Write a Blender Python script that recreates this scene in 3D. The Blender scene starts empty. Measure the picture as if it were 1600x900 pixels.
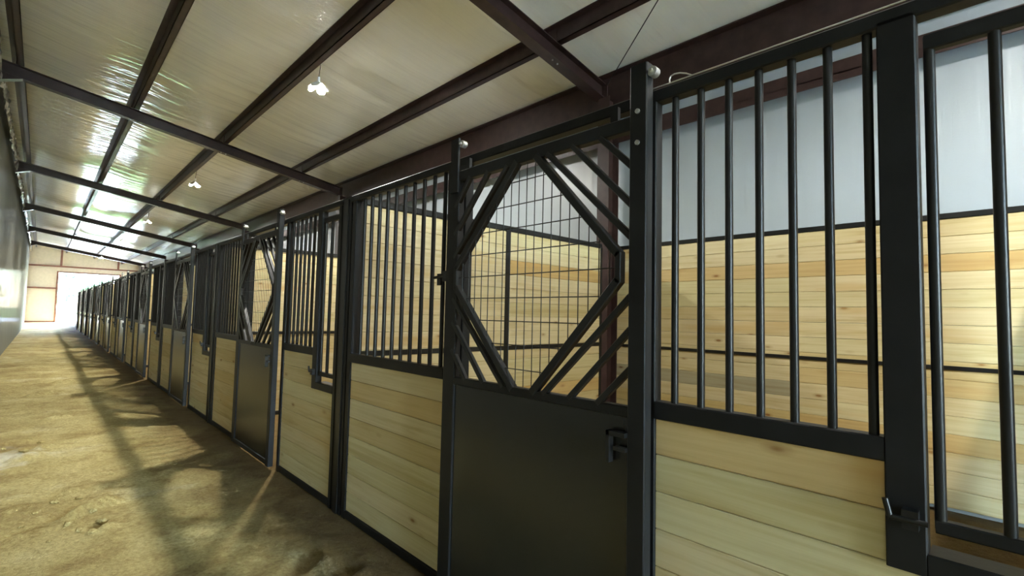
import bpy, bmesh, math, random
from mathutils import Vector, Matrix, noise

random.seed(7)
scene = bpy.context.scene
COL = scene.collection

# ------------------------------------------------------------------ camera
YAW, PITCH, ROLL, FPX = math.radians(43.75), math.radians(3.17), math.radians(1.26), 766.2
fwd = Vector((math.sin(YAW) * math.cos(PITCH), math.cos(YAW) * math.cos(PITCH), math.sin(PITCH)))
rgt = Vector((math.cos(YAW), -math.sin(YAW), 0))
upv = rgt.cross(fwd)
r2 = rgt * math.cos(ROLL) + upv * math.sin(ROLL)
u2 = -rgt * math.sin(ROLL) + upv * math.cos(ROLL)
cam_data = bpy.data.cameras.new('camera')
cam_data.sensor_width = 36.0
cam_data.lens = FPX / 1600.0 * 36.0
cam_data.clip_start = 0.02
cam_data.clip_end = 600
cam = bpy.data.objects.new('camera', cam_data)
COL.objects.link(cam)
mw = Matrix(((r2.x, u2.x, -fwd.x, 0), (r2.y, u2.y, -fwd.y, 0), (r2.z, u2.z, -fwd.z, 1.55), (0, 0, 0, 1)))
cam.matrix_world = mw
scene.camera = cam

# ------------------------------------------------------------------ sky, exposure
SKY_STRENGTH = 5.0
LAMP_STRENGTH = 270.0
BULB_STRENGTH = 1950.0
scene.view_settings.view_transform = 'Standard'
scene.view_settings.look = 'None'
scene.view_settings.gamma = 1.0
scene.view_settings.use_curve_mapping = False
scene.view_settings.exposure = 2.2
world = bpy.data.worlds.new('sky')
scene.world = world
world.use_nodes = True
wn = world.node_tree
wn.nodes.clear()
w_out = wn.nodes.new('ShaderNodeOutputWorld')
w_bg = wn.nodes.new('ShaderNodeBackground')
w_sky = wn.nodes.new('ShaderNodeTexSky')
w_sky.sky_type = 'NISHITA'
w_sky.sun_disc = False
w_sky.sun_elevation = math.radians(52)
w_sky.sun_rotation = math.radians(70)
w_bg.inputs['Strength'].default_value = SKY_STRENGTH
wn.links.new(w_sky.outputs[0], w_bg.inputs['Color'])
wn.links.new(w_bg.outputs[0], w_out.inputs['Surface'])

# ------------------------------------------------------------------ dimensions
FX = 1.72            # stall front plane
BACK = 5.43          # face of the stall back boards
LINER = 5.56         # liner of the outer wall
LEFT = -0.80
Y_NEAR, Y_FAR = -10.0, 48.6
B0, PITCH_Y, NST = -0.28, 4.0, 11
RB = lambda x: 5.34 - 0.168 * x            # underside of rafters
RT = lambda x: RB(x) + 0.21                # top of rafters
CE = lambda x: RB(x) + 0.415               # roof insulation
RAFTER_Y = [3.86 + 8.0 * k for k in range(-1, 6)]
ORD = ['nearest', 'second', 'third', 'fourth', 'fifth', 'sixth', 'seventh', 'eighth', 'ninth', 'tenth', 'eleventh', 'twelfth']


def ground_z(y):
    t = max(0.0, min(1.0, (y - 39.0) / 9.0))
    return 0.30 * t * t * (3 - 2 * t)


# ------------------------------------------------------------------ materials
def new_mat(name):
    m = bpy.data.materials.new(name)
    m.use_nodes = True
    nt = m.node_tree
    return m, nt, nt.nodes['Principled BSDF']


def N(nt, typ, **kw):
    n = nt.nodes.new(typ)
    for k, v in kw.items():
        if k in n.inputs.keys():
            n.inputs[k].default_value = v
        else:
            setattr(n, k, v)
    return n


def ramp(nt, stops):
    n = nt.nodes.new('ShaderNodeValToRGB')
    cr = n.color_ramp
    while len(cr.elements) < len(stops):
        cr.elements.new(0.5)
    for e, (p, c) in zip(cr.elements, stops):
        e.position = p
        e.color = (*c, 1)
    return n


def mix(nt, a, b, fac, mode='MIX'):
    n = nt.nodes.new('ShaderNodeMix')
    n.data_type = 'RGBA'
    n.blend_type = mode
    for sock, v in ((n.inputs['Factor'], fac), (n.inputs['A'], a), (n.inputs['B'], b)):
        if hasattr(v, 'links'):
            nt.links.new(v, sock)
        elif isinstance(v, (int, float)):
            sock.default_value = v
        else:
            sock.default_value = (*v, 1)
    return n.outputs['Result']


def paint(name, col, rough, metallic=0.0, var=0.25, bump=0.0, bscale=60, spec=0.5):
    m, nt, b = new_mat(name)
    tc = N(nt, 'ShaderNodeTexCoord')
    nz = N(nt, 'ShaderNodeTexNoise', Scale=7.0, Detail=5.0)
    nt.links.new(tc.outputs['Object'], nz.inputs['Vector'])
    dark = tuple(c * (1 - var) for c in col)
    light = tuple(min(1, c * (1 + var)) for c in col)
    r = ramp(nt, [(0.3, dark), (0.7, light)])
    nt.links.new(nz.outputs['Fac'], r.inputs['Fac'])
    nt.links.new(r.outputs['Color'], b.inputs['Base Color'])
    b.inputs['Roughness'].default_value = rough
    b.inputs['Metallic'].default_value = metallic
    b.inputs['Specular IOR Level'].default_value = spec
    if bump:
        n2 = N(nt, 'ShaderNodeTexNoise', Scale=float(bscale), Detail=3.0)
        nt.links.new(tc.outputs['Object'], n2.inputs['Vector'])
        bp = N(nt, 'ShaderNodeBump', Strength=bump, Distance=0.004)
        nt.links.new(n2.outputs['Fac'], bp.inputs['Height'])
        nt.links.new(bp.outputs['Normal'], b.inputs['Normal'])
    return m


def wood(name, axis, tint=(1, 1, 1)):
    m, nt, b = new_mat(name)
    tc = N(nt, 'ShaderNodeTexCoord')
    oi = N(nt, 'ShaderNodeObjectInfo')
    off = N(nt, 'ShaderNodeVectorMath', operation='SCALE')
    cmb = N(nt, 'ShaderNodeCombineXYZ')
    nt.links.new(oi.outputs['Random'], cmb.inputs[0])
    nt.links.new(oi.outputs['Random'], cmb.inputs[1])
    nt.links.new(oi.outputs['Random'], cmb.inputs[2])
    nt.links.new(cmb.outputs[0], off.inputs[0])
    off.inputs['Scale'].default_value = 97.0
    add = N(nt, 'ShaderNodeVectorMath', operation='ADD')
    nt.links.new(tc.outputs['Object'], add.inputs[0])
    nt.links.new(off.outputs[0], add.inputs[1])
    sc = [9.0, 9.0, 9.0]
    sc[axis] = 0.55
    mp = N(nt, 'ShaderNodeMapping')
    mp.inputs['Scale'].default_value = sc
    nt.links.new(add.outputs[0], mp.inputs['Vector'])
    grain = N(nt, 'ShaderNodeTexNoise', Scale=1.6, Detail=5.0, Roughness=0.6, Distortion=0.6)
    nt.links.new(mp.outputs[0], grain.inputs['Vector'])
    g = ramp(nt, [(0.30, (0.50, 0.415, 0.225)), (0.46, (0.60, 0.53, 0.325)), (0.72, (0.65, 0.59, 0.385))])
    nt.links.new(grain.outputs['Fac'], g.inputs['Fac'])
    # fine grain lines
    mp2 = N(nt, 'ShaderNodeMapping')
    s2 = [60.0, 60.0, 60.0]
    s2[axis] = 1.2
    mp2.inputs['Scale'].default_value = s2
    nt.links.new(add.outputs[0], mp2.inputs['Vector'])
    fine = N(nt, 'ShaderNodeTexNoise', Scale=1.0, Detail=3.0)
    nt.links.new(mp2.outputs[0], fine.inputs['Vector'])
    fr = ramp(nt, [(0.35, (0.86, 0.83, 0.76)), (0.6, (1.0, 1.0, 1.0))])
    nt.links.new(fine.outputs['Fac'], fr.inputs['Fac'])
    c1 = mix(nt, g.outputs['Color'], fr.outputs['Color'], 0.7, 'MULTIPLY')
    # board to board tone
    tone = ramp(nt, [(0.0, (0.90, 0.82, 0.66)), (0.3, (1.0, 0.97, 0.92)), (0.6, (1.04, 1.0, 0.94)), (0.85, (0.93, 0.95, 0.84)), (1.0, (0.86, 0.74, 0.54))])
    nt.links.new(oi.outputs['Random'], tone.inputs['Fac'])
    c2 = mix(nt, c1, tone.outputs['Color'], 1.0, 'MULTIPLY')
    # knots
    mp3 = N(nt, 'ShaderNodeMapping')
    s3 = [6.5, 6.5, 6.5]
    s3[axis] = 2.6
    mp3.inputs['Scale'].default_value = s3
    nt.links.new(add.outputs[0], mp3.inputs['Vector'])
    vor = N(nt, 'ShaderNodeTexVoronoi', Scale=1.0, Randomness=1.0)
    nt.links.new(mp3.outputs[0], vor.inputs['Vector'])
    k = ramp(nt, [(0.05, (1, 1, 1)), (0.09, (0.35, 0.35, 0.35)), (0.17, (0, 0, 0))])
    nt.links.new(vor.outputs['Distance'], k.inputs['Fac'])
    c3 = mix(nt, c2, (0.25, 0.135, 0.045), k.outputs['Color'])
    # tan stains along the board
    mp4 = N(nt, 'ShaderNodeMapping')
    s4 = [5.0, 5.0, 5.0]
    s4[axis] = 0.9
    mp4.inputs['Scale'].default_value = s4
    nt.links.new(add.outputs[0], mp4.inputs['Vector'])
    st = N(nt, 'ShaderNodeTexNoise', Scale=1.0, Detail=2.0)
    nt.links.new(mp4.outputs[0], st.inputs['Vector'])
    sr = ramp(nt, [(0.58, (0, 0, 0)), (0.74, (0.62, 0.62, 0.62))])
    nt.links.new(st.outputs['Fac'], sr.inputs['Fac'])
    c4 = mix(nt, c3, (0.50, 0.33, 0.12), sr.outputs['Color'])
    c5 = mix(nt, c4, tint, 1.0, 'MULTIPLY')
    nt.links.new(c5, b.inputs['Base Color'])
    b.inputs['Roughness'].default_value = 0.62
    b.inputs['Specular IOR Level'].default_value = 0.25
    bp = N(nt, 'ShaderNodeBump', Strength=0.25, Distance=0.002)
    nt.links.new(fine.outputs['Fac'], bp.inputs['Height'])
    nt.links.new(bp.outputs['Normal'], b.inputs['Normal'])
    return m


def sheet(name, col, rough, wave_axis, wave_scale, strength, dist, fine=0.15, spec=0.5):
    """glossy foil-faced sheet whose ripples run across wave_axis"""
    m, nt, b = new_mat(name)
    tc = N(nt, 'ShaderNodeTexCoord')
    mp = N(nt, 'ShaderNodeMapping')
    s = [0.35, 0.35, 0.35]
    s[wave_axis] = wave_scale
    mp.inputs['Scale'].default_value = s
    nt.links.new(tc.outputs['Object'], mp.inputs['Vector'])
    nz = N(nt, 'ShaderNodeTexNoise', Scale=1.0, Detail=4.0, Roughness=0.55)
    nt.links.new(mp.outputs[0], nz.inputs['Vector'])
    bp = N(nt, 'ShaderNodeBump', Strength=strength, Distance=dist)
    nt.links.new(nz.outputs['Fac'], bp.inputs['Height'])
    n2 = N(nt, 'ShaderNodeTexNoise', Scale=45.0, Detail=2.0)
    nt.links.new(tc.outputs['Object'], n2.inputs['Vector'])
    bp2 = N(nt, 'ShaderNodeBump', Strength=fine, Distance=0.002)
    nt.links.new(n2.outputs['Fac'], bp2.inputs['Height'])
    nt.links.new(bp.outputs['Normal'], bp2.inputs['Normal'])
    nt.links.new(bp2.outputs['Normal'], b.inputs['Normal'])
    n3 = N(nt, 'ShaderNodeTexNoise', Scale=1.3, Detail=4.0)
    nt.links.new(tc.outputs['Object'], n3.inputs['Vector'])
    r = ramp(nt, [(0.3, tuple(c * 0.93 for c in col)), (0.7, col)])
    nt.links.new(n3.outputs['Fac'], r.inputs['Fac'])
    nt.links.new(r.outputs['Color'], b.inputs['Base Color'])
    b.inputs['Roughness'].default_value = rough
    b.inputs['Specular IOR Level'].default_value = spec
    return m


def film(name, col, gloss, rough):
    """matte plastic film with a weak glossy skin and upright ripples"""
    m = sheet(name, col, 0.6, 1, 2.6, 0.6, 0.04, 0.05, 0.0)
    nt = m.node_tree
    b = nt.nodes['Principled BSDF']
    g = N(nt, 'ShaderNodeBsdfGlossy', Roughness=rough)
    g.inputs['Color'].default_value = (0.95, 0.97, 1.0, 1)
    nt.links.new(b.inputs['Normal'].links[0].from_socket, g.inputs['Normal'])
    d = N(nt, 'ShaderNodeBsdfDiffuse')
    nt.links.new(b.inputs['Base Color'].links[0].from_socket, d.inputs['Color'])
    mx = N(nt, 'ShaderNodeMixShader')
    mx.inputs[0].default_value = gloss
    nt.links.new(d.outputs[0], mx.inputs[1])
    nt.links.new(g.outputs[0], mx.inputs[2])
    out = [n for n in nt.nodes if n.type == 'OUTPUT_MATERIAL'][0]
    nt.links.new(mx.outputs[0], out.inputs['Surface'])
    return m


def dirt_mat():
    m, nt, b = new_mat('packed_dirt')
    tc = N(nt, 'ShaderNodeTexCoord')
    n1 = N(nt, 'ShaderNodeTexNoise', Scale=1.1, Detail=6.0, Roughness=0.62)
    nt.links.new(tc.outputs['Object'], n1.inputs['Vector'])
    c = ramp(nt, [(0.30, (0.38, 0.285, 0.115)), (0.45, (0.51, 0.415, 0.17)), (0.58, (0.61, 0.52, 0.235)), (0.74, (0.72, 0.66, 0.40))])
    nt.links.new(n1.outputs['Fac'], c.inputs['Fac'])
    n2 = N(nt, 'ShaderNodeTexNoise', Scale=38.0, Detail=6.0, Roughness=0.7)
    nt.links.new(tc.outputs['Object'], n2.inputs['Vector'])
    r2_ = ramp(nt, [(0.32, (0.55, 0.50, 0.42)), (0.6, (1.0, 1.0, 1.0))])
    nt.links.new(n2.outputs['Fac'], r2_.inputs['Fac'])
    c2 = mix(nt, c.outputs['Color'], r2_.outputs['Color'], 0.8, 'MULTIPLY')
    # damp darker soil trodden along the stall fronts, deepened to paint in their shade
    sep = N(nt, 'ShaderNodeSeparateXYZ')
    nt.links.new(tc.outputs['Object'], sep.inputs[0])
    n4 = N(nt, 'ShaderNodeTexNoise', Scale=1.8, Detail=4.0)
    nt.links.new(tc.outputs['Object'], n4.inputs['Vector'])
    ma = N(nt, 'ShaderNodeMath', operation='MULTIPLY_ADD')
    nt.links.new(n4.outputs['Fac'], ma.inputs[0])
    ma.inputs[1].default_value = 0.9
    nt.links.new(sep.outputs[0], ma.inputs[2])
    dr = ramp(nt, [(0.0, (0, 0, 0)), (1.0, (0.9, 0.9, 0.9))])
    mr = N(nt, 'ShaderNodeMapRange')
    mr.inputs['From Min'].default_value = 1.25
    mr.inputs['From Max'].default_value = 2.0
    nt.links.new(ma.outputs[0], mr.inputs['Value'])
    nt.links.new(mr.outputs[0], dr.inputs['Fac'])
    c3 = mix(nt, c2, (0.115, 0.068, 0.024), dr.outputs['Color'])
    # pale dusty patch by the left wall and dark damp blotches
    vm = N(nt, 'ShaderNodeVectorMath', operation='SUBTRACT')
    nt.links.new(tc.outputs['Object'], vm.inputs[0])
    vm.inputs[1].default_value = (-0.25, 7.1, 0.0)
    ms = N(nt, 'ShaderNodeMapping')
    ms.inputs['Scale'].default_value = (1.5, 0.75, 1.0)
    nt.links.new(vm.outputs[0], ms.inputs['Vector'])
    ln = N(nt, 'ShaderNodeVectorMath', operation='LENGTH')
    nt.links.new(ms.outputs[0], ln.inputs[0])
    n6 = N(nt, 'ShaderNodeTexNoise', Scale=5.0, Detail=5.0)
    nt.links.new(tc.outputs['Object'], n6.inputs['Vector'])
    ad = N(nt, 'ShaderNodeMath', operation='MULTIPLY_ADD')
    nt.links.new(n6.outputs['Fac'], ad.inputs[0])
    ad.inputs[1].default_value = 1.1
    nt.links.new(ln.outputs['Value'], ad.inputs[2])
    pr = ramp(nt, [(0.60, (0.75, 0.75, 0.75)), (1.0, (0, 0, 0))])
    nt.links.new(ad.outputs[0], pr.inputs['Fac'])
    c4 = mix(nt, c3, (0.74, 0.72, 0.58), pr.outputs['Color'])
    n7 = N(nt, 'ShaderNodeTexNoise', Scale=3.1, Detail=7.0, Roughness=0.68)
    nt.links.new(tc.outputs['Object'], n7.inputs['Vector'])
    br = ramp(nt, [(0.36, (0.55, 0.46, 0.36)), (0.50, (1, 1, 1))])
    nt.links.new(n7.outputs['Fac'], br.inputs['Fac'])
    c5 = mix(nt, c4, br.outputs['Color'], 0.6, 'MULTIPLY')
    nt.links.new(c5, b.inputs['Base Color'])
    b.inputs['Roughness'].default_value = 0.95
    b.inputs['Specular IOR Level'].default_value = 0.15
    n3 = N(nt, 'ShaderNodeTexNoise', Scale=16.0, Detail=8.0, Roughness=0.72)
    nt.links.new(tc.outputs['Object'], n3.inputs['Vector'])
    bp = N(nt, 'ShaderNodeBump', Strength=0.9, Distance=0.045)
    nt.links.new(n3.outputs['Fac'], bp.inputs['Height'])
    nt.links.new(bp.outputs['Normal'], b.inputs['Normal'])
    return m


def lamp_mat(name, strength):
    m, nt, b = new_mat(name)
    b.inputs['Base Color'].default_value = (0.9, 0.9, 0.9, 1)
    b.inputs['Emission Color'].default_value = (1.0, 0.975, 0.90, 1)
    b.inputs['Emission Strength'].default_value = strength
    return m


M = dict(
    black=paint('black_steel', (0.009, 0.0092, 0.009), 0.36, var=0.2, bump=0.08, spec=0.35),
    frame=paint('black_frame_steel', (0.010, 0.0103, 0.0105), 0.45, var=0.2, bump=0.1, spec=0.22),
    sheet=paint('door_sheet_steel', (0.013, 0.014, 0.013), 0.24, var=0.25, bump=0.06, bscale=12),
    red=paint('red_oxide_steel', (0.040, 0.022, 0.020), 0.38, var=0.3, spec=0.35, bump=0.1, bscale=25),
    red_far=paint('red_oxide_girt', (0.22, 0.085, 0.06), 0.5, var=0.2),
    zinc=paint('galvanised_steel', (0.62, 0.62, 0.60), 0.32, metallic=0.9, var=0.1),
    wood_y=wood('pine_board_front', 1),
    wood_x=wood('pine_board_divider', 0),
    tan_wood=wood('tan_stained_board', 1, (0.95, 0.84, 0.68)),
    tan_wood_x=wood('tan_stained_board_divider', 0, (0.97, 0.86, 0.70)),
    grey_wood=wood('weathered_grey_board', 1, (0.62, 0.66, 0.74)),
    ceiling=sheet('white_roof_facing', (0.90, 0.90, 0.80), 0.15, 1, 4.0, 0.72, 0.05, 0.08),
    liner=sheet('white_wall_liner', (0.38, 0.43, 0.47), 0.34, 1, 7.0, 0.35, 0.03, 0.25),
    left=film('glossy_wall_liner', (0.22, 0.225, 0.195), 0.055, 0.10),
    cream=paint('cream_wall_panel', (0.72, 0.62, 0.50), 0.5, var=0.06),
    foil=paint('crumpled_foil', (0.75, 0.76, 0.72), 0.22, metallic=0.5, var=0.15, bump=0.5, bscale=30),
    dirt=dirt_mat(),
    clod=paint('dirt_clod', (0.40, 0.31, 0.16), 0.95, var=0.4, bump=0.8, bscale=40, spec=0.1),
    grass=paint('meadow_grass', (0.13, 0.20, 0.05), 0.9, var=0.4, spec=0.1),
    gravel=paint('pale_gravel', (0.74, 0.70, 0.60), 0.9, var=0.12, bump=0.5, bscale=30, spec=0.2),
    leaf=paint('tree_leaves', (0.10, 0.20, 0.13), 0.8, var=0.5, spec=0.2),
    bark=paint('tree_bark', (0.12, 0.08, 0.05), 0.9, var=0.3),
    lamp=lamp_mat('led_diffuser', LAMP_STRENGTH),
    bulb=lamp_mat('led_core', BULB_STRENGTH),
    white=paint('white_plastic', (0.8, 0.8, 0.8), 0.4, var=0.05),
    cap=paint('blue_grey_cap', (0.30, 0.34, 0.38), 0.5, var=0.1),
)


# ------------------------------------------------------------------ mesh helpers
class MB:
    def __init__(self):
        self.v, self.f, self.s = [], [], []

    def _add(self, vs, fs, smooth=False):
        o = len(self.v)
        self.v += [tuple(p) for p in vs]
        for q in fs:
            self.f.append(tuple(i + o for i in q))
            self.s.append(smooth)

    def box(self, x0, x1, y0, y1, z0, z1):
        vs = [(x0, y0, z0), (x1, y0, z0), (x1, y1, z0), (x0, y1, z0), (x0, y0, z1), (x1, y0, z1), (x1, y1, z1), (x0, y1, z1)]
        self._add(vs, [(3, 2, 1, 0), (4, 5, 6, 7), (0, 1, 5, 4), (1, 2, 6, 5), (2, 3, 7, 6), (3, 0, 4, 7)])
        return self

    def tube(self, axis, a0, a1, u0, u1, v0, v1, ch=0.004):
        """square tube with eased edges along axis; u,v are the other two axes in xyz order"""
        ring = [(u0 + ch, v0), (u1 - ch, v0), (u1, v0 + ch), (u1, v1 - ch), (u1 - ch, v1), (u0 + ch, v1), (u0, v1 - ch), (u0, v0 + ch)]
        vs = []
        for a in (a0, a1):
            for (u, v) in ring:
                p = [u, v]
                p.insert(axis, a)
                vs.append(p)
        fs = [(i, (i + 1) % 8, 8 + (i + 1) % 8, 8 + i) for i in range(8)] + [tuple(range(7, -1, -1)), tuple(range(8, 16))]
        if axis == 1:
            fs = [tuple(reversed(q)) for q in fs]
        self._add(vs, fs)
        return self

    def rod(self, p, q, r, n=10):
        p, q = Vector(p), Vector(q)
        d = (q - p).normalized()
        a = d.orthogonal().normalized()
        b = d.cross(a)
        vs = []
        for c in (p, q):
            for i in range(n):
                t = 2 * math.pi * i / n
                vs.append(c + a * math.cos(t) * r + b * math.sin(t) * r)
        self._add(vs, [(i, (i + 1) % n, n + (i + 1) % n, n + i) for i in range(n)], True)
        self._add(vs[:n], [tuple(range(n - 1, -1, -1))])
        self._add(vs[n:], [tuple(range(n))])
        return self

    def bar(self, p, q, w, d, ch=0.003):
        """rectangular bar from p to q in the plane x = const: w across in the plane, d along x"""
        p, q = Vector(p), Vector(q)
        t = (q - p).normalized()
        nx = Vector((1, 0, 0))
        s = t.cross(nx).normalized()
        hw, hd = w / 2, d / 2
        ring = [(-hw + ch, -hd), (hw - ch, -hd), (hw, -hd + ch), (hw, hd - ch), (hw - ch, hd), (-hw + ch, hd), (-hw, hd - ch), (-hw, -hd + ch)]
        vs = [c + s * a + nx * b for c in (p, q) for a, b in ring]
        self._add(vs, [(i, (i + 1) % 8, 8 + (i + 1) % 8, 8 + i) for i in range(8)] + [tuple(range(7, -1, -1)), tuple(range(8, 16))])
        return self

    def prism(self, pts, vec):
        """extrude closed 3D polygon pts by vec"""
        vec = Vector(vec)
        n = len(pts)
        vs = [Vector(p) for p in pts] + [Vector(p) + vec for p in pts]
        self._add(vs, [(i, (i + 1) % n, n + (i + 1) % n, n + i) for i in range(n)] + [tuple(range(n - 1, -1, -1)), tuple(range(n, 2 * n))])
        return self

    def quad(self, a, b, c, d):
        self._add([a, b, c, d], [(0, 1, 2, 3)])
        return self

    def mesh(self, name, mat):
        me = bpy.data.meshes.new(name)
        me.from_pydata(self.v, [], self.f)
        me.polygons.foreach_set('use_smooth', self.s)
        bm = bmesh.new()
        bm.from_mesh(me)
        bmesh.ops.recalc_face_normals(bm, faces=bm.faces)
        bm.to_mesh(me)
        bm.free()
        me.materials.append(mat)
        return me


def link(name, me, parent=None, loc=(0, 0, 0), kind=None, label=None):
    o = bpy.data.objects.new(name, me)
    COL.objects.link(o)
    o.location = loc
    if parent:
        o.parent = parent
    if kind:
        o['kind'] = kind
    if label:
        o['label'] = label
    return o


def put(name, mb, mat, parent=None, loc=(0, 0, 0), kind=None, label=None):
    return link(name, mb.mesh(name, mat), parent, loc, kind, label)


def tag(o, label, cat, group=None):
    o['label'] = label
    o['category'] = cat
    if group:
        o['group'] = group
    return o


def thing(name, label, cat, loc=(0, 0, 0), group=None):
    o = bpy.data.objects.new(name, None)
    o.empty_display_size = 0.1
    COL.objects.link(o)
    o.location = loc
    return tag(o, label, cat, group)


def dup(root, loc, label):
    r = root.copy()
    COL.objects.link(r)
    r.location = loc
    r['label'] = label
    for ch in list(root.children):
        c = ch.copy()
        COL.objects.link(c)
        c.parent = r
        for g in list(ch.children):
            d = g.copy()
            COL.objects.link(d)
            d.parent = c
    return r


def stall_name(k):   # counted from the camera end
    return ORD[k] + ' stall from the camera'


# ------------------------------------------------------------------ floor
def fbm(x, y, s, o=4):
    return noise.fractal(Vector((x * s, y * s, 3.7)), 1.0, 2.1, o)


def floor_h(x, y):
    z = ground_z(y)
    if x < FX:
        edge = min(1.0, max(0.0, (FX - x) / 0.35))
        near = 1.0 if y < 16 else max(0.2, 1 - (y - 16) / 30)
        a = 0.018 * fbm(x, y, 0.9) + near * (0.012 * fbm(x + 9, y, 3.3) + 0.008 * fbm(x, y + 5, 11.0, 3))
        # torn hoof marks
        for (cx, cy, ang, ln, wd, dp) in RUTS:
            dx, dy = x - cx, y - cy
            u = dx * math.cos(ang) + dy * math.sin(ang)
            v = -dx * math.sin(ang) + dy * math.cos(ang)
            g = math.exp(-(u / ln) ** 4 - (v / wd) ** 2)
            rim = math.exp(-(u / ln) ** 4 - ((v + wd * 1.9) / (wd * 0.9)) ** 2)
            a += -2.0 * dp * g + dp * 1.3 * rim
        z += a * (0.25 + 0.75 * edge)
    return z


RUTS = [(0.31, 5.02, 0.55, 0.20, 0.055, 0.060), (0.20, 5.55, 0.6, 0.09, 0.04, 0.03), (-0.04, 5.35, 0.3, 0.10, 0.03, 0.022),
        (0.35, 4.52, 0.8, 0.07, 0.05, 0.035), (0.02, 4.75, 0.2, 0.11, 0.03, 0.02), (0.05, 11.9, 0.3, 0.22, 0.10, 0.05),
        (0.40, 13.6, 0.2, 0.2, 0.1, 0.04), (-0.2, 7.9, 0.4, 0.16, 0.05, 0.035), (-0.1, 7.1, 0.7, 0.18, 0.06, 0.035),
        (0.1, 7.5, 0.3, 0.12, 0.04, 0.03), (1.25, 3.1, 0.9, 0.10, 0.06, 0.03), (1.35, 2.8, 0.5, 0.12, 0.05, 0.03), (0.2, 9.3, 0.4, 0.15, 0.05, 0.03)]


def build_floor():
    xs = []
    x = LEFT - 0.15
    while x < FX + 0.02:
        xs.append(x)
        x += 0.034
    xs += [FX + 0.2, FX + 0.6, 2.8, 3.4, 4.0, 4.6, 5.2, 5.8]
    ys = [Y_NEAR]
    y = Y_NEAR
    while y < 50.0:
        if y < 1.0:
            st = 0.6
        elif y < 9:
            st = 0.034
        else:
            st = min(0.6, 0.034 * (y / 9) ** 1.7)
        y += st
        ys.append(y)
    mb = MB()
    nx = len(xs)
    mb.v = [(a, b, floor_h(a, b)) for b in ys for a in xs]
    for j in range(len(ys) - 1):
        for i in range(nx - 1):
            q = j * nx + i
            mb.f.append((q, q + 1, q + nx + 1, q + nx))
            mb.s.append(True)
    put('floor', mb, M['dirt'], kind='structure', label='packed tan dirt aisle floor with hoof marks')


build_floor()

# ------------------------------------------------------------------ ceiling with rippled, sagging facing
PURLIN_X = [-0.52, 1.09, 2.65, 4.31]


def build_ceiling():
    mb = MB()
    xs = [LEFT - 0.2 + i * (LINER + 0.4 - LEFT) / 30 for i in range(31)]
    spans = [LEFT - 0.3] + PURLIN_X + [5.38, 6.2]
    ys, y = [], Y_NEAR - 0.1
    while y < Y_FAR + 0.2:
        ys.append(y)
        y += 0.11
    ys.append(Y_FAR + 0.2)
    nx = len(xs)
    for b in ys:
        for a in xs:
            s = 0
            for p, q in zip(spans, spans[1:]):
                if p <= a <= q:
                    s = math.sin(math.pi * (a - p) / (q - p))
            rip = 0.010 * noise.noise(Vector((a * 0.5, b * 1.9, 1))) + 0.005 * noise.noise(Vector((a * 0.9, b * 4.3, 8)))
            mb.v.append((a, b, CE(a) - s * (0.045 + rip)))
    for j in range(len(ys) - 1):
        for i in range(nx - 1):
            q = j * nx + i
            mb.f.append((q, q + nx, q + nx + 1, q + 1))
            mb.s.append(True)
    put('ceiling', mb, M['ceiling'], kind='structure', label='white foil-faced roof insulation')


build_ceiling()

# ------------------------------------------------------------------ walls
mb = MB()
n_seg = 260
for i in range(n_seg + 1):
    y = Y_NEAR + (Y_FAR - Y_NEAR) * i / n_seg
    w = 0.007 * noise.noise(Vector((y * 0.8, 0, 0))) + 0.003 * noise.noise(Vector((y * 2.7, 4, 0)))
    mb.v += [(LEFT + w, y, -0.2), (LEFT + w * 1.3, y, 2.6), (LEFT + w * 0.4, y, 6.1)]
for i in range(n_seg):
    q = i * 3
    for e in (0, 1):
        mb.f.append((q + e, q + e + 1, q + e + 4, q + e + 3))
        mb.s.append(True)
put('wall_left', mb, M['left'], kind='structure', label='glossy grey-white liner along the left side of the aisle')

mb = MB()
mb.box(LINER, LINER + 0.05, Y_NEAR, Y_FAR, -0.2, 5.3)
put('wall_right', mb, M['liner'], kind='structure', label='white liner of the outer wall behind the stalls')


def end_wall(name, y, sgn, x0, x1, zt):
    """ribbed end wall with a tall doorway from x0 to x1"""
    root = bpy.data.objects.new(name, None)
    COL.objects.link(root)
    root['kind'] = 'structure'
    w = MB()
    t = 0.05 * sgn
    ya, yb = sorted((y, y + t))
    for a, b_, z0 in ((LEFT - 0.2, x0, -0.3), (x1, LINER + 0.3, -0.3), (x0, x1, zt)):
        w.prism([(a, ya, z0), (b_, ya, z0), (b_, ya, CE(b_) + 0.25), (a, ya, CE(a) + 0.25)], (0, yb - ya, 0))
    put('cladding', w, M['cream'], root)
    rb = MB()
    x = LEFT + 0.12
    yr = y - 0.02 * sgn
    while x < LINER:
        z0 = zt if x0 - 0.03 < x < x1 + 0.03 else 0.0
        rb.box(x - 0.02, x + 0.02, min(yr, y), max(yr, y), z0, CE(x))
        x += 0.31
    put('cladding_ribs', rb, M['cream'], root, kind='stuff')
    for z in (2.72, 4.32):
        g = MB()
        xe = x0 if z < zt else LINER
        g.box(LEFT, xe, min(y, y - 0.14 * sgn), max(y, y - 0.14 * sgn), z, z + 0.10)
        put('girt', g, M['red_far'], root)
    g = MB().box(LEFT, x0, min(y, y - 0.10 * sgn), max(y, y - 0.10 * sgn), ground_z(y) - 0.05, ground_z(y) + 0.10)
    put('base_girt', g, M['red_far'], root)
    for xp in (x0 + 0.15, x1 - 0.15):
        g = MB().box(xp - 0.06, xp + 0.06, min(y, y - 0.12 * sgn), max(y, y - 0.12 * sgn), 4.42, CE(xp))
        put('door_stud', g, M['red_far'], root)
    return root


end_wall('wall_far', Y_FAR, 1, 0.74, 4.30, 3.93)


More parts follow.
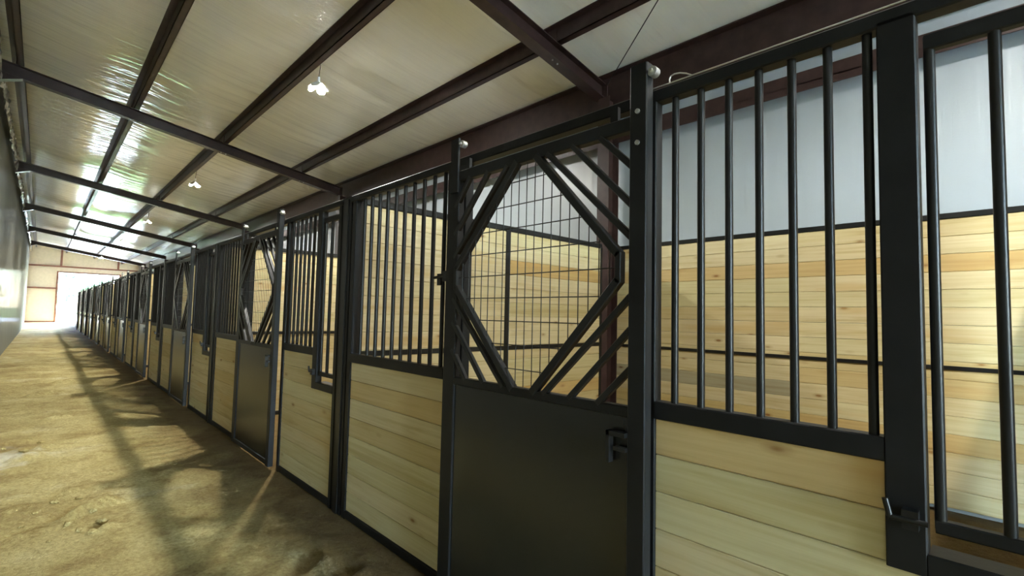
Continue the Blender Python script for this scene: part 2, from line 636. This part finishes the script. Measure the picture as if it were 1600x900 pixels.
def door_frame(name, y, sgn, x0, x1, zt):
    root = bpy.data.objects.new(name, None)
    COL.objects.link(root)
    root['kind'] = 'structure'
    ya, yb = sorted((y - 0.10 * sgn, y + 0.09 * sgn))
    put('jamb', MB().box(x0 - 0.05, x0 + 0.06, ya, yb, -0.1, zt), M['red_far'], root)
    put('jamb', MB().box(x1 - 0.06, x1 + 0.05, ya, yb, -0.1, zt), M['red_far'], root)
    put('header', MB().box(x0 - 0.05, x1 + 0.05, ya, yb, zt, zt + 0.09), M['red_far'], root)


door_frame('door_1', Y_FAR, 1, 0.74, 4.30, 3.93)
end_wall('wall_near', Y_NEAR, -1, -0.60, 1.75, 4.20)  # unseen doorway behind the camera, opening sized for daylight fill in the aisle
door_frame('door_2', Y_NEAR, -1, -0.60, 1.75, 4.20)

# ------------------------------------------------------------------ outside
mb = MB()
mb.quad((-120, Y_FAR + 0.5, 0.27), (120, Y_FAR + 0.5, 0.27), (120, 260, 0.27), (-120, 260, 0.27))
mb.quad((-120, -160, -0.02), (120, -160, -0.02), (120, Y_NEAR + 0.1, -0.02), (-120, Y_NEAR + 0.1, -0.02))
put('ground', mb, M['grass'], kind='structure', label='green meadow beyond the far doorway')


def tree(x, y, h, r, label, seed):
    rnd = random.Random(seed)
    t = thing('tree', label, 'tree', (x, y, 0.25))
    tr = MB()
    tr.rod((0, 0, -0.1), (0.1, 0, h * 0.55), 0.04 * h, 8)
    put('trunk', tr, M['bark'], t)
    bm = bmesh.new()
    for _ in range(16):
        a, e = rnd.uniform(0, 6.28), rnd.uniform(-0.5, 1.0)
        d = r * rnd.uniform(0.2, 0.8)
        c = Vector((math.cos(a) * d, math.sin(a) * d, h * 0.65 + e * r * 0.6))
        res = bmesh.ops.create_icosphere(bm, subdivisions=3, radius=r * rnd.uniform(0.28, 0.5), matrix=Matrix.Translation(c))
        for v in res['verts']:
            n = (v.co - c).normalized()
            v.co += n * r * 0.22 * noise.noise(v.co * 2.2 / r * 2)
    me = bpy.data.meshes.new('crown')
    bm.to_mesh(me)
    bm.free()
    me.materials.append(M['leaf'])
    link('crown', me, t)


mb = MB().box(-14, 20, Y_FAR + 0.06, Y_FAR + 15, 0.20, 0.285)
mb.box(-14, 20, Y_NEAR - 15, Y_NEAR - 0.06, -0.10, 0.0)
put('gravel_path', mb, M['gravel'], kind='structure', label='pale gravel apron outside both doorways')


tree(1.9, 84, 4.4, 1.9, 'small leafy tree seen through the far doorway', 3)
tree(4.6, 96, 8.5, 3.2, 'tall leafy tree just beyond the far end of the stall row', 5)
tree(-9.0, 110, 7.5, 3.6, 'broad tree standing out in the meadow to the left', 9)

# ------------------------------------------------------------------ roof steel
def i_beam(x0, x1, yc, zb, zt_, fl=0.15, mat=None):
    """rafter along x with sloping bottom zb(x) and top zt_(x); returns web, bottom flange, top flange"""
    w = MB().prism([(x0, yc - 0.006, zb(x0)), (x1, yc - 0.006, zb(x1)), (x1, yc - 0.006, zt_(x1)), (x0, yc - 0.006, zt_(x0))], (0, 0.012, 0))
    b = MB().prism([(x0, yc - fl / 2, zb(x0)), (x1, yc - fl / 2, zb(x1)), (x1, yc - fl / 2, zb(x1) + 0.012), (x0, yc - fl / 2, zb(x0) + 0.012)], (0, fl, 0))
    t = MB().prism([(x0, yc - fl / 2, zt_(x0) - 0.012), (x1, yc - fl / 2, zt_(x1) - 0.012), (x1, yc - fl / 2, zt_(x1)), (x0, yc - fl / 2, zt_(x0))], (0, fl, 0))
    return w, b, t


vis = 0
for ry in RAFTER_Y:
    if ry < 0:
        lab = 'dark red steel rafter over the aisle %s' % ('just behind the camera' if ry > -5 else 'near the doorway behind the camera')
    else:
        lab = 'dark red steel rafter crossing under the roof, %s one ahead of the camera' % ORD[vis]
        vis += 1
    t = thing('steel_rafter', lab, 'rafter', (LEFT + 0.06, ry, 0), 'steel rafters')
    ox, oy = LEFT + 0.06, ry
    sh = lambda m: [(p[0] - ox, p[1] - oy, p[2]) for p in m.v]
    for nm, m in zip(('web', 'bottom_flange', 'top_flange'), i_beam(LEFT + 0.06, 5.30, ry, RB, RT)):
        m.v = sh(m)
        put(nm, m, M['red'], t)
    ep = MB().box(5.28 - ox, 5.30 - ox, -0.09, 0.09, RB(5.3) - 0.12, RT(5.3))
    put('end_plate', ep, M['red'], t)
    # haunch at the left wall
    h = MB().prism([(0, -0.07, RB(ox)), (0.30, -0.07, RB(ox + 0.3)), (0.0, -0.07, RB(ox) - 0.16)], (0, 0.14, 0))
    put('haunch', h, M['red'], t)
    bl = MB()
    for px in PURLIN_X[1:]:
        for s in (-0.045, 0.045):
            bl.rod((px - ox + s, -0.02, RB(px + s) - 0.012), (px - ox + s, -0.02, RB(px + s) + 0.005), 0.011, 6)
    put('bolts', bl, M['zinc'], t, kind='stuff')

seen = 0
for ry in RAFTER_Y:
    if ry < -5:
        continue
    k = 'behind the camera' if ry < 0 else ORD[seen] + ' in the row ahead'
    if ry > 0:
        seen += 1
    t = thing('steel_column', 'dark red steel column against the outer wall, %s' % k, 'column', (5.31, ry - 0.10, 0), 'steel columns')
    zt_ = RB(5.30) - 0.01
    put('web', MB().box(-0.10, 0.10, -0.006, 0.006, -0.05, zt_), M['red'], t)
    put('flange', MB().box(-0.112, -0.10, -0.09, 0.09, -0.05, zt_), M['red'], t)
    put('flange', MB().box(0.10, 0.112, -0.09, 0.09, -0.05, zt_), M['red'], t)

PNAMES = ['dark red eave purlin along the left wall', 'dark red purlin above the left half of the aisle',
          'dark red purlin carrying the hanging lamps', 'dark red purlin above the stalls']
for px, lab in zip(PURLIN_X, PNAMES):
    z0, z1 = RT(px - 0.09) + 0.003, CE(px) - 0.005
    t = thing('purlin', lab, 'purlin', (px, Y_NEAR + 0.06, 0))
    L = Y_FAR - Y_NEAR - 0.12
    put('web', MB().box(-0.005, 0.005, 0, L, z0, z1), M['red'], t)
    put('lower_flange', MB().box(-0.005, 0.085, 0, L, z0, z0 + 0.010), M['red'], t)
    put('lip', MB().box(0.075, 0.085, 0, L, z0, z0 + 0.028), M['red'], t)
    put('upper_flange', MB().box(-0.085, 0.005, 0, L, z1 - 0.010, z1), M['red'], t)
    for ry in RAFTER_Y:
        put('clip', MB().box(-0.014, -0.006, ry - Y_NEAR - 0.06 - 0.05, ry - Y_NEAR - 0.06 + 0.05, z0, z1 - 0.03), M['red'], t)
# eave strut and girt on the outer wall
t = thing('eave_strut', 'deep dark red eave strut at the top of the outer wall', 'strut', (5.40, Y_NEAR + 0.06, 0))
put('web', MB().box(0, 0.012, 0, L, 4.28, CE(5.4) - 0.02), M['red'], t)
put('lower_flange', MB().box(-0.09, 0.012, 0, L, 4.28, 4.292), M['red'], t)
put('upper_flange', MB().box(-0.10, 0.012, 0, L, CE(5.4) - 0.05, CE(5.4) - 0.035), M['red'], t)
t = thing('wall_girt', 'dark red girt running along the white outer wall above the stalls', 'girt', (LINER - 0.17, Y_NEAR + 0.06, 0))
put('web', MB().box(0, 0.165, 0, L, 3.93, 3.942), M['red'], t)
put('flange', MB().box(0, 0.012, 0, L, 3.86, 4.06), M['red'], t)
# sag rod
mb = MB().rod((4.36, 2.46, RT(4.36) + 0.01), (5.28, 3.765, RT(5.3) - 0.02), 0.006, 6)
tag(put('brace_rod', mb, M['black']), 'thin black brace rod between the purlin above the stalls and the nearest rafter end', 'rod')

# crumpled insulation edge along the left eave
def foil_strip(xc, z0, z1, amp, y0, y1, name, lab):
    m = MB()
    rnd = random.Random(int(z0 * 1000))
    rows = 6
    n = int((y1 - y0) / 0.16)
    for i in range(n + 1):
        y = y0 + (y1 - y0) * i / n
        for j in range(rows):
            f = j / (rows - 1)
            m.v.append((xc + amp * noise.noise(Vector((j * 0.9, y * 3.1, z0))) + amp * 0.6 * rnd.uniform(-1, 1),
                        y + 0.03 * rnd.uniform(-1, 1), z0 + (z1 - z0) * f + 0.03 * noise.noise(Vector((y * 1.3, j, 7)))))
    for i in range(n):
        for j in range(rows - 1):
            q = i * rows + j
            if min(abs(y0 + (y1 - y0) * (i + 0.5) / n - ry) for ry in RAFTER_Y) > 0.19:   # cut round each rafter
                m.f.append((q, q + 1, q + rows + 1, q + rows))
                m.s.append(False)
    tag(put(name, m, M['foil']), lab, 'insulation')


foil_strip(-0.70, 5.30, 5.72, 0.035, 1.0, 48.0, 'insulation_edge', 'crumpled silver insulation edge hanging along the left wall top')

# ------------------------------------------------------------------ LED lamps under the lamp purlin
def make_lamp():
    t = thing('hanging_lamp', '', 'lamp', (0, 0, 0), 'LED lamps under the purlin')
    put('socket', MB().rod((0, 0, -0.02), (0, 0, 0.07), 0.022, 12), M['white'], t)
    put('cord', MB().rod((0, 0, 0.06), (0.02, 0, 0.265), 0.006, 8), M['red'], t)
    put('hub', MB().rod((0, 0, -0.075), (0, 0, -0.01), 0.05, 14), M['white'], t)
    core = MB()
    rr = 0.048
    core._add([(rr * math.cos(2 * math.pi * i / 14), rr * math.sin(2 * math.pi * i / 14), -0.0765) for i in range(14)], [tuple(range(14))])
    put('led_core', core, M['bulb'], t)
    for k in range(4):
        a = math.pi / 4 + k * math.pi / 2
        ca, sa = math.cos(a), math.sin(a)
        tilt = math.radians(44)

        def P(u, v, w):
            # u outwards, v sideways, w up before tilt
            uu = u * math.cos(tilt) + w * math.sin(tilt)
            ww = -u * math.sin(tilt) + w * math.cos(tilt)
            r = 0.04 + uu
            return (ca * r - sa * v, sa * r + ca * v, -0.035 + ww)
        outl = [(0.0, -0.04), (0.04, -0.06), (0.10, -0.06), (0.13, -0.03), (0.13, 0.03), (0.10, 0.06), (0.04, 0.06), (0.0, 0.04)]
        m = MB()
        v = [P(u, s, 0.0) for u, s in outl] + [P(u, s, 0.02) for u, s in outl]
        n = 8
        m._add(v, [(i, (i + 1) % n, n + (i + 1) % n, n + i) for i in range(n)] + [tuple(range(n)), tuple(range(n, 2 * n))])
        leaf = put('lamp_leaf', m, M['white'], t)
        m = MB()
        m._add([P(u * 0.94 + 0.005, s * 0.92, -0.004) for u, s in outl], [tuple(range(8))])
        put('diffuser', m, M['lamp'], leaf)
    return t


LAMP_Y = [-0.95, 6.97, 14.85, 22.7, 30.6, 42.4]
LN = ['above the camera end of the stalls', 'nearest of those in view', 'second of those in view',
      'third along the purlin', 'fourth along the purlin', 'close to the far end wall']
lamp0 = make_lamp()
for i, ly in enumerate(LAMP_Y):
    lab = 'lit white LED lamp with drooping leaves, ' + LN[i]
    loc = (2.715, ly, 4.85)
    if i == 0:
        lamp0.location = loc
        lamp0['label'] = lab
    else:
        dup(lamp0, loc, lab)

# ------------------------------------------------------------------ stall fronts (local: x from FX plane, y from the stall's near boundary)
ZM0, ZM1 = 1.165, 1.232
ZT = 2.405


def bar_mesh(h, r=0.0135):
    return MB().rod((0, 0, 0), (0, 0, h), r, 10).mesh('bar', M['black'])


BAR_LONG = bar_mesh(ZT - ZM1 + 0.02)
BAR_FEED = bar_mesh(1.34)


def plank_mesh(y0, y1, w=0.1372):
    return MB().tube(1, y0, y1, 0.012, 0.044, 0.001, w, 0.003).mesh('plank', M['wood_y'])


def grille_panel():
    """solid boards below, bars above: the panel on the far side of a door"""
    t = thing('grille_panel', '', 'stall panel', (FX, B0, 0), 'stall front panels beyond the doors')
    y0, y1 = 2.60, 3.90
    put('stile', MB().tube(2, 0.0, ZT + 0.02, 0.0, 0.05, y0, y0 + 0.05), M['frame'], t)
    put('stile', MB().tube(2, 0.0, ZT + 0.02, 0.0, 0.05, y1 - 0.06, y1), M['frame'], t)
    put('mid_rail', MB().tube(1, y0 + 0.05, y1 - 0.06, -0.002, 0.052, ZM0, ZM1), M['frame'], t)
    put('bottom_rail', MB().tube(1, y0 + 0.05, y1 - 0.06, 0.0, 0.05, 0.005, 0.06), M['frame'], t)
    for j in range(10):
        link('bar', BAR_LONG, t, (0.025, y0 + 0.107 + 0.115 * j, ZM1 - 0.01))
    pm = plank_mesh(y0 + 0.05, y1 - 0.06)
    for j in range(8):
        link('plank', pm, t, (0.0, 0, 0.06 + 0.1385 * j))
    la = MB()
    la.box(-0.028, 0.0, y0 + 0.005, y0 + 0.045, 1.74, 1.80)
    la.rod((-0.018, y0 - 0.02, 1.775), (-0.018, y0 + 0.14, 1.765), 0.009, 8)
    la.box(0.0, 0.012, y0 + 0.10, y0 + 0.135, 1.72, 1.79)
    put('latch', la, M['black'], t)
    return t


def feed_panel():
    t = thing('feed_panel', '', 'stall panel', (FX, B0, 0), 'stall front panels with feed windows')
    y0, ym0, ym1, y1 = 0.09, 0.47, 0.56, 1.325
    zf0, zf1 = 0.885, 0.945
    put('stile', MB().tube(2, 0.0, ZT + 0.02, 0.0, 0.05, y0, y0 + 0.05), M['frame'], t)
    put('stile', MB().tube(2, zf0, ZT + 0.02, -0.002, 0.052, ym0, ym1), M['frame'], t)
    put('stile', MB().tube(2, 0.0, ZT + 0.02, 0.0, 0.05, y1 - 0.055, y1), M['frame'], t)
    put('mid_rail', MB().tube(1, ym1, y1 - 0.055, -0.002, 0.052, ZM0, ZM1), M['frame'], t)
    put('bottom_rail', MB().tube(1, y0 + 0.05, y1 - 0.055, 0.0, 0.05, 0.005, 0.06), M['frame'], t)
    put('feed_sill', MB().tube(1, y0 + 0.05, ym0, -0.002, 0.09, zf0, zf1), M['frame'], t)
    for j in range(7):
        link('bar', BAR_LONG, t, (0.025, 0.586 + 0.1025 * j, ZM1 - 0.01))
    pl = plank_mesh(y0 + 0.05, y1 - 0.055)
    ps = plank_mesh(ym1, y1 - 0.055)
    for j in range(8):
        link('plank', pl if j < 6 else ps, t, (0.0, 0, 0.06 + 0.1385 * j))
    # hinged feed grille
    g = put('feed_grille', MB().tube(1, y0 + 0.06, ym0 - 0.015, 0.012, 0.042, 2.31, 2.355), M['frame'], t)
    put('bottom_rail', MB().tube(1, y0 + 0.06, ym0 - 0.015, 0.012, 0.042, 1.0, 1.035), M['frame'], g)
    for yy in (0.17, 0.315, 0.445):
        link('bar', BAR_FEED, g, (0.027, yy, 1.01))
    pin = MB().rod((-0.03, ym0 - 0.005, 1.03), (-0.03, ym0 + 0.075, 1.03), 0.008, 8).rod((-0.03, ym0 + 0.075, 1.03), (-0.03, ym0 + 0.085, 1.075), 0.008, 8)
    pin.box(-0.032, 0.0, ym0 + 0.015, ym0 + 0.05, 1.005, 1.055)
    put('latch_pin', pin, M['black'], t)
    return t


def make_post(kind):
    """upright post of the stall front"""
    t = thing('front_post', '', 'post', (FX, B0, 0), kind[1])
    if kind[0] == 'boundary':
        put('shaft', MB().tube(2, -0.05, ZT + 0.055, 0.002, 0.10, -0.078, 0.078), M['frame'], t)
        put('face_strip', MB().tube(2, 0.0, 2.44, -0.008, 0.001, -0.035, 0.035, 0.003), M['black'], t)
    else:
        put('shaft', MB().tube(2, -0.05, 2.44, 0.0, 0.058, 2.475, 2.597), M['frame'], t)
        put('base_plate', MB().box(-0.01, 0.07, 2.465, 2.6, -0.02, 0.02), M['frame'], t)
    return t


def stall_door(first=False):
    t = thing('stall_door', '', 'door', (FX - 0.062, B0, 0), 'sliding stall doors')
    y0, y1, z0, z1 = 1.315, 2.565, 0.04, 2.355
    zp = 1.205
    yc = (y0 + y1) / 2 - 0.005
    put('hanger_stile', MB().tube(2, z0, 2.55, -0.008, 0.042, y0 - 0.043, y0 + 0.033), M['frame'], t)
    put('stile', MB().tube(2, z0, z1, 0.0, 0.042, y1 - 0.105, y1), M['frame'], t)
    put('hanger_strap', MB().tube(2, z1 - 0.12, 2.545, -0.008, 0.006, y1 - 0.10, y1 - 0.03, 0.002), M['frame'], t)
    for z in (2.235, 2.36):
        put('bolt', MB().rod((-0.016, y0 - 0.005, z), (-0.007, y0 - 0.005, z), 0.010, 8), M['zinc'], t, label='zinc bolt head')
    for yy in (y0 - 0.06, y1 - 0.115):
        put('roller', MB().rod((0.0, yy, 2.508), (0.03, yy, 2.508), 0.020, 12).rod((-0.012, yy, 2.508), (0.04, yy, 2.508), 0.007, 8), M['zinc'], t, label='zinc guide roller')
    put('top_rail', MB().tube(1, y0 + 0.033, y1 - 0.105, 0.0, 0.042, z1 - 0.058, z1), M['frame'], t)
    put('mid_rail', MB().tube(1, y0 + 0.033, y1 - 0.105, 0.0, 0.042, zp - 0.042, zp), M['frame'], t)
    put('bottom_rail', MB().tube(1, y0 + 0.033, y1 - 0.105, 0.0, 0.042, z0, z0 + 0.05), M['frame'], t)
    put('door_sheet', MB().box(0.010, 0.014, y0 + 0.03, y1 - 0.10, z0 + 0.045, zp - 0.04), M['sheet'], t, label='dark grey steel sheet')
    zt_, zb = z1 - 0.058, zp
    zc = (zt_ + zb) / 2
    hh = (zt_ - zb) / 2
    hw = 0.535
    fy, fz = 0.065, 0.05
    x = 0.012
    w = 0.036
    for sy in (-1, 1):
        for sz in (-1, 1):
            put('octagon_bar', MB().bar((x, yc + sy * fy, zc + sz * (hh + 0.012)), (x, yc + sy * hw, zc + sz * fz), w, 0.036), M['black'], t)
            for n_, (dy, dz) in enumerate(((0.135, 0.115), (0.285, 0.245), (0.435, 0.40))):
                ye = (y1 - 0.075) if sy > 0 else (y0 + 0.033)
                put('corner_bar', MB().bar((x, yc + sy * dy, zc + sz * (hh + 0.008)), (x, ye + 0.004 * sy, zc + sz * dz), 0.026, 0.026), M['black'], t)
        put('octagon_bar', MB().bar((x, yc + sy * hw, zc - fz - 0.012), (x, yc + sy * hw, zc + fz + 0.012), w * 0.8, 0.036), M['black'], t)
    # welded mesh inside the octagon

    def zlim(dy):
        a = abs(dy)
        return hh if a <= fy else fz + (hh - fz) * (hw - a) / (hw - fy)

    def ylim(dz):
        a = abs(dz)
        return hw if a <= fz else fy + (hw - fy) * (hh - a) / (hh - fz)
    wires = []
    dy = -0.486
    while dy < 0.5:
        L = zlim(dy) - 0.004
        if L > 0.03:
            wires.append(((x, yc + dy, zc - L), (x, yc + dy, zc + L)))
        dy += 0.054
    dz = -0.462
    while dz < 0.5:
        L = ylim(dz) - 0.004
        wires.append(((x + 0.004, yc - L, zc + dz), (x + 0.004, yc + L, zc + dz)))
        dz += 0.1155
    if first:
        for p, q in wires:
            put('mesh_wire', MB().rod(p, q, 0.0026, 6), M['black'], t)
    else:
        m = MB()
        for p, q in wires:
            m.rod(p, q, 0.0026, 4)
        put('mesh_wires', m, M['black'], t, kind='stuff')
    # latch on the strike side
    la = MB()
    la.box(-0.030, 0.0, y0 + 0.03, y0 + 0.115, 1.09, 1.108)
    la.box(-0.030, 0.0, y0 + 0.10, y0 + 0.117, 0.985, 1.108)
    la.box(-0.024, 0.0, y0 + 0.03, y0 + 0.085, 1.035, 1.05)
    put('latch', la, M['black'], t)
    for yy in (y0 + 0.12, y1 - 0.16):
        put('hanger', MB().box(0.012, 0.030, yy - 0.018, yy + 0.018, z1 - 0.01, ZT + 0.012), M['frame'], t)
    return t


lab_g = lambda k: 'boarded panel under black bars just beyond the door, ' + stall_name(k)
lab_f = lambda k: 'boarded panel with black bars and a feed window, ' + stall_name(k)
lab_d = lambda k: 'black door with an octagon mesh window%s, %s' % (', left ajar' if k in (1, 3) else '', stall_name(k))
lab_p = {'boundary': lambda k: 'black front post at the near edge of the ' + stall_name(k),
         'far': lambda k: 'black door post behind the far door edge, ' + stall_name(k)}


def copies(root, labf, shift=None, count=NST, x=None):
    base = root.location.x
    root['label'] = labf(0)
    for k in range(1, count):
        dup(root, (base, B0 + PITCH_Y * k + (shift(k) if shift else 0), 0), labf(k))


gp0 = grille_panel()
copies(gp0, lab_g)
fp0 = feed_panel()
copies(fp0, lab_f)
for kd, gp in (('boundary', 'posts between stalls'), ('far', 'door posts on the far side')):
    copies(make_post((kd, gp)), lab_p[kd])
# posts close the row at its far end
endp = make_post(('boundary', 'posts between stalls'))
endp.location = (FX, B0 + PITCH_Y * NST, 0)
endp['label'] = 'black front post closing the far end of the stall row'
d0 = stall_door(True)
d0['label'] = lab_d(0)
d1 = stall_door(False)
d1.location = (FX - 0.062, B0 + PITCH_Y + 0.075, 0)
d1['label'] = lab_d(1)
for k in range(2, NST):
    dup(d1, (FX - 0.062, B0 + PITCH_Y * k + (0.13 if k == 3 else 0.0), 0), lab_d(k))

# header rail and door tracks
hr = thing('header_rail', 'long black header rail along the tops of the stall fronts', 'rail', (FX, B0, 0))
for k in range(NST):
    o = PITCH_Y * k
    put('rail_segment', MB().tube(1, o + (0.078), o + PITCH_Y - 0.078, -0.002, 0.054, ZT + 0.005, ZT + 0.055, 0.005), M['frame'], hr)

wire = MB().rod((FX - 0.006, 1.03, ZT + 0.058), (FX - 0.006, -0.30, ZT + 0.058), 0.0028, 6)
cu = [(FX - 0.006, 0.93 - 0.012 * i + 0.02 * math.sin(i * 0.7), ZT + 0.058 + 0.03 * math.sin(i * 0.52)) for i in range(7)]
for p, q in zip(cu, cu[1:]):
    wire.rod(p, q, 0.0028, 6)
tag(put('loose_wire', wire, M['zinc']), 'thin pale wire with a curled end lying along the top of the header rail', 'wire')

# ------------------------------------------------------------------ dividers
DX0, DX1, DXM = 1.85, 5.10, 3.47
PW = 0.1475


def plank_x(x0, x1):
    return MB().tube(0, x0, x1, -0.020, 0.020, 0.001, PW - 0.001, 0.003)


def divider(real):
    t = thing('divider_wall', '', 'partition', (0, B0, 0), 'board dividers between stalls')
    put('top_channel', MB().tube(0, DX0 - 0.03, DX1, -0.030, 0.030, 2.425, 2.478), M['black'], t)
    put('mid_channel', MB().tube(0, DX0, DX1, -0.028, 0.028, 1.19, 1.235), M['black'], t)
    put('bottom_channel', MB().tube(0, DX0, DX1, -0.028, 0.028, 0.005, 0.06), M['black'], t)
    put('end_stile', MB().tube(2, 0.0, 2.43, DX0 - 0.025, DX0 + 0.025, -0.028, 0.028), M['black'], t)
    put('mid_stile', MB().tube(2, 0.0, 2.43, DXM - 0.028, DXM + 0.028, -0.031, 0.031), M['black'], t)
    put('end_stile', MB().tube(2, 0.0, 2.43, DX1 - 0.025, DX1 + 0.02, -0.028, 0.028), M['black'], t)
    a, b = plank_x(DX0 + 0.025, DXM - 0.02), plank_x(DXM + 0.02, DX1 - 0.025)
    if real:
        ma, mb_ = a.mesh('plank', M['wood_x']), b.mesh('plank', M['wood_x'])
        for j in range(16):
            link('plank', ma, t, (0, 0, 0.06 + PW * j))
            link('plank', mb_, t, (0, 0, 0.06 + PW * j))
    else:
        m = MB()
        for j in range(16):
            for s in (a, b):
                q = [(x, y, z + 0.06 + PW * j) for x, y, z in s.v]
                m._add(q, s.f)
        put('planks', m, M['wood_x'], t, kind='stuff')
    return t


lab_v = lambda k: 'pine board divider in black channels at the near side of the ' + stall_name(k) if k < NST else 'pine board divider at the far end of the stall row'
dv = divider(True)
dv['label'] = lab_v(0)
DIV = [dv]
for k in (1, 2, 3):
    DIV.append(dup(dv, (0, B0 + PITCH_Y * k, 0), lab_v(k)))
dv = divider(False)
dv.location = (0, B0 + PITCH_Y * 4, 0)
dv['label'] = lab_v(4)
for k in range(5, NST + 1):
    dup(dv, (0, B0 + PITCH_Y * k, 0), lab_v(k))

# ------------------------------------------------------------------ boarded back walls
def back_wall(real):
    t = thing('back_boarding', '', 'boarding', (BACK, B0, 0), 'boarded back walls of the stalls')
    y0, y1, ym = 0.035, 3.965, 1.855
    put('top_channel', MB().tube(1, y0, y1, -0.012, 0.05, 2.435, 2.482), M['black'], t)
    put('mid_channel', MB().tube(1, y0, y1, -0.012, 0.05, 1.178, 1.212), M['black'], t)
    pw = 0.1485

    def pk(a, b):
        return MB().tube(1, a, b, 0.0, 0.038, 0.001, pw - 0.001, 0.003)
    A, B_ = pk(y0, ym - 0.001), pk(ym + 0.001, y1)
    if real:
        ma, mb_ = A.mesh('plank', M['wood_y']), B_.mesh('plank', M['wood_y'])
        for j in range(16):
            link('plank', ma, t, (0, 0, 0.06 + pw * j))
            o = link('plank', mb_, t, (0, 0, 0.06 + pw * j))
            if real == 1 and j == 5:
                o['label'] = 'weathered grey board'
    else:
        m = MB()
        for j in range(16):
            for s in (A, B_):
                m._add([(x, y, z + 0.06 + pw * j) for x, y, z in s.v], s.f)
        put('planks', m, M['wood_y'], t, kind='stuff')
    return t


lab_b = lambda k: 'pine boarding with a black cap along the back of the ' + stall_name(k)
bw = back_wall(2)
bw['label'] = lab_b(0)
for k in (1, 2, 3):
    dup(bw, (BACK, B0 + PITCH_Y * k, 0), lab_b(k))
# one greyed board in the nearest stall
for c in bw.children:
    if c.name.startswith('plank') and abs(c.location.z - (0.06 + 0.1485 * 5)) < 0.01 and c.data.vertices[0].co.y > 1.8:
        c.material_slots[0].link = 'OBJECT'
        c.material_slots[0].material = M['grey_wood']
        c['label'] = 'weathered grey board'
def recolour(root, pick, mat, label):
    for c in root.children:
        if c.name.startswith('plank') and pick(c):
            c.material_slots[0].link = 'OBJECT'
            c.material_slots[0].material = M[mat]
            c['label'] = label


row = lambda c, p: int(round((c.location.z - 0.06) / p))
recolour(gp0, lambda c: row(c, 0.1385) == 6, 'tan_wood', 'tan stained board')
recolour(fp0, lambda c: row(c, 0.1385) == 7, 'tan_wood', 'tan stained board')
recolour(DIV[1], lambda c: row(c, PW) == 13 and c.data.vertices[0].co.x > 3.3, 'tan_wood_x', 'tan stained board')
recolour(DIV[1], lambda c: row(c, PW) == 4, 'tan_wood_x', 'tan stained board')
recolour(bw, lambda c: row(c, 0.1485) in (13, 3), 'tan_wood', 'tan stained board')
bw2 = back_wall(0)
bw2.location = (BACK, B0 + PITCH_Y * 4, 0)
bw2['label'] = lab_b(4)
for k in range(5, NST):
    dup(bw2, (BACK, B0 + PITCH_Y * k, 0), lab_b(k))

# ------------------------------------------------------------------ clods round the torn hoof marks
clods = [(0.16, 5.30, 0.030), (0.30, 5.28, 0.022), (0.36, 4.84, 0.024), (0.22, 4.70, 0.028), (0.40, 4.60, 0.034), (0.33, 4.42, 0.030), (0.27, 4.55, 0.020),
         (0.05, 5.10, 0.018), (-0.02, 4.85, 0.016), (0.12, 4.45, 0.014), (-0.05, 7.3, 0.035), (0.08, 7.7, 0.032), (-0.22, 7.6, 0.028), (0.55, 5.9, 0.016)]
for i, (x, y, r) in enumerate(clods):
    bm = bmesh.new()
    r *= 1.05
    bmesh.ops.create_icosphere(bm, subdivisions=2, radius=r)
    for v in bm.verts:
        v.co *= 1 + 0.55 * noise.noise(v.co / r * 1.3 + Vector((i * 3.1, 0, 0)))
        v.co.z *= 0.62
    me = bpy.data.meshes.new('dirt_clod')
    bm.to_mesh(me)
    bm.free()
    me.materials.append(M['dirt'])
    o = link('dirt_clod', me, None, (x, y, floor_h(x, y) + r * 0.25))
    if y > 7:
        tag(o, 'crumbly dirt clod on the pale dusty patch near the left wall', 'clod', 'clods of dirt on the pale patch')
    elif i == 13:
        tag(o, 'lone dirt clod lying beyond the deep hoof mark, near the rail shadow', 'clod')
    else:
        tag(o, 'small crumbly clod of tan dirt lying beside the deep hoof mark', 'clod', 'clods of dirt round the hoof mark')
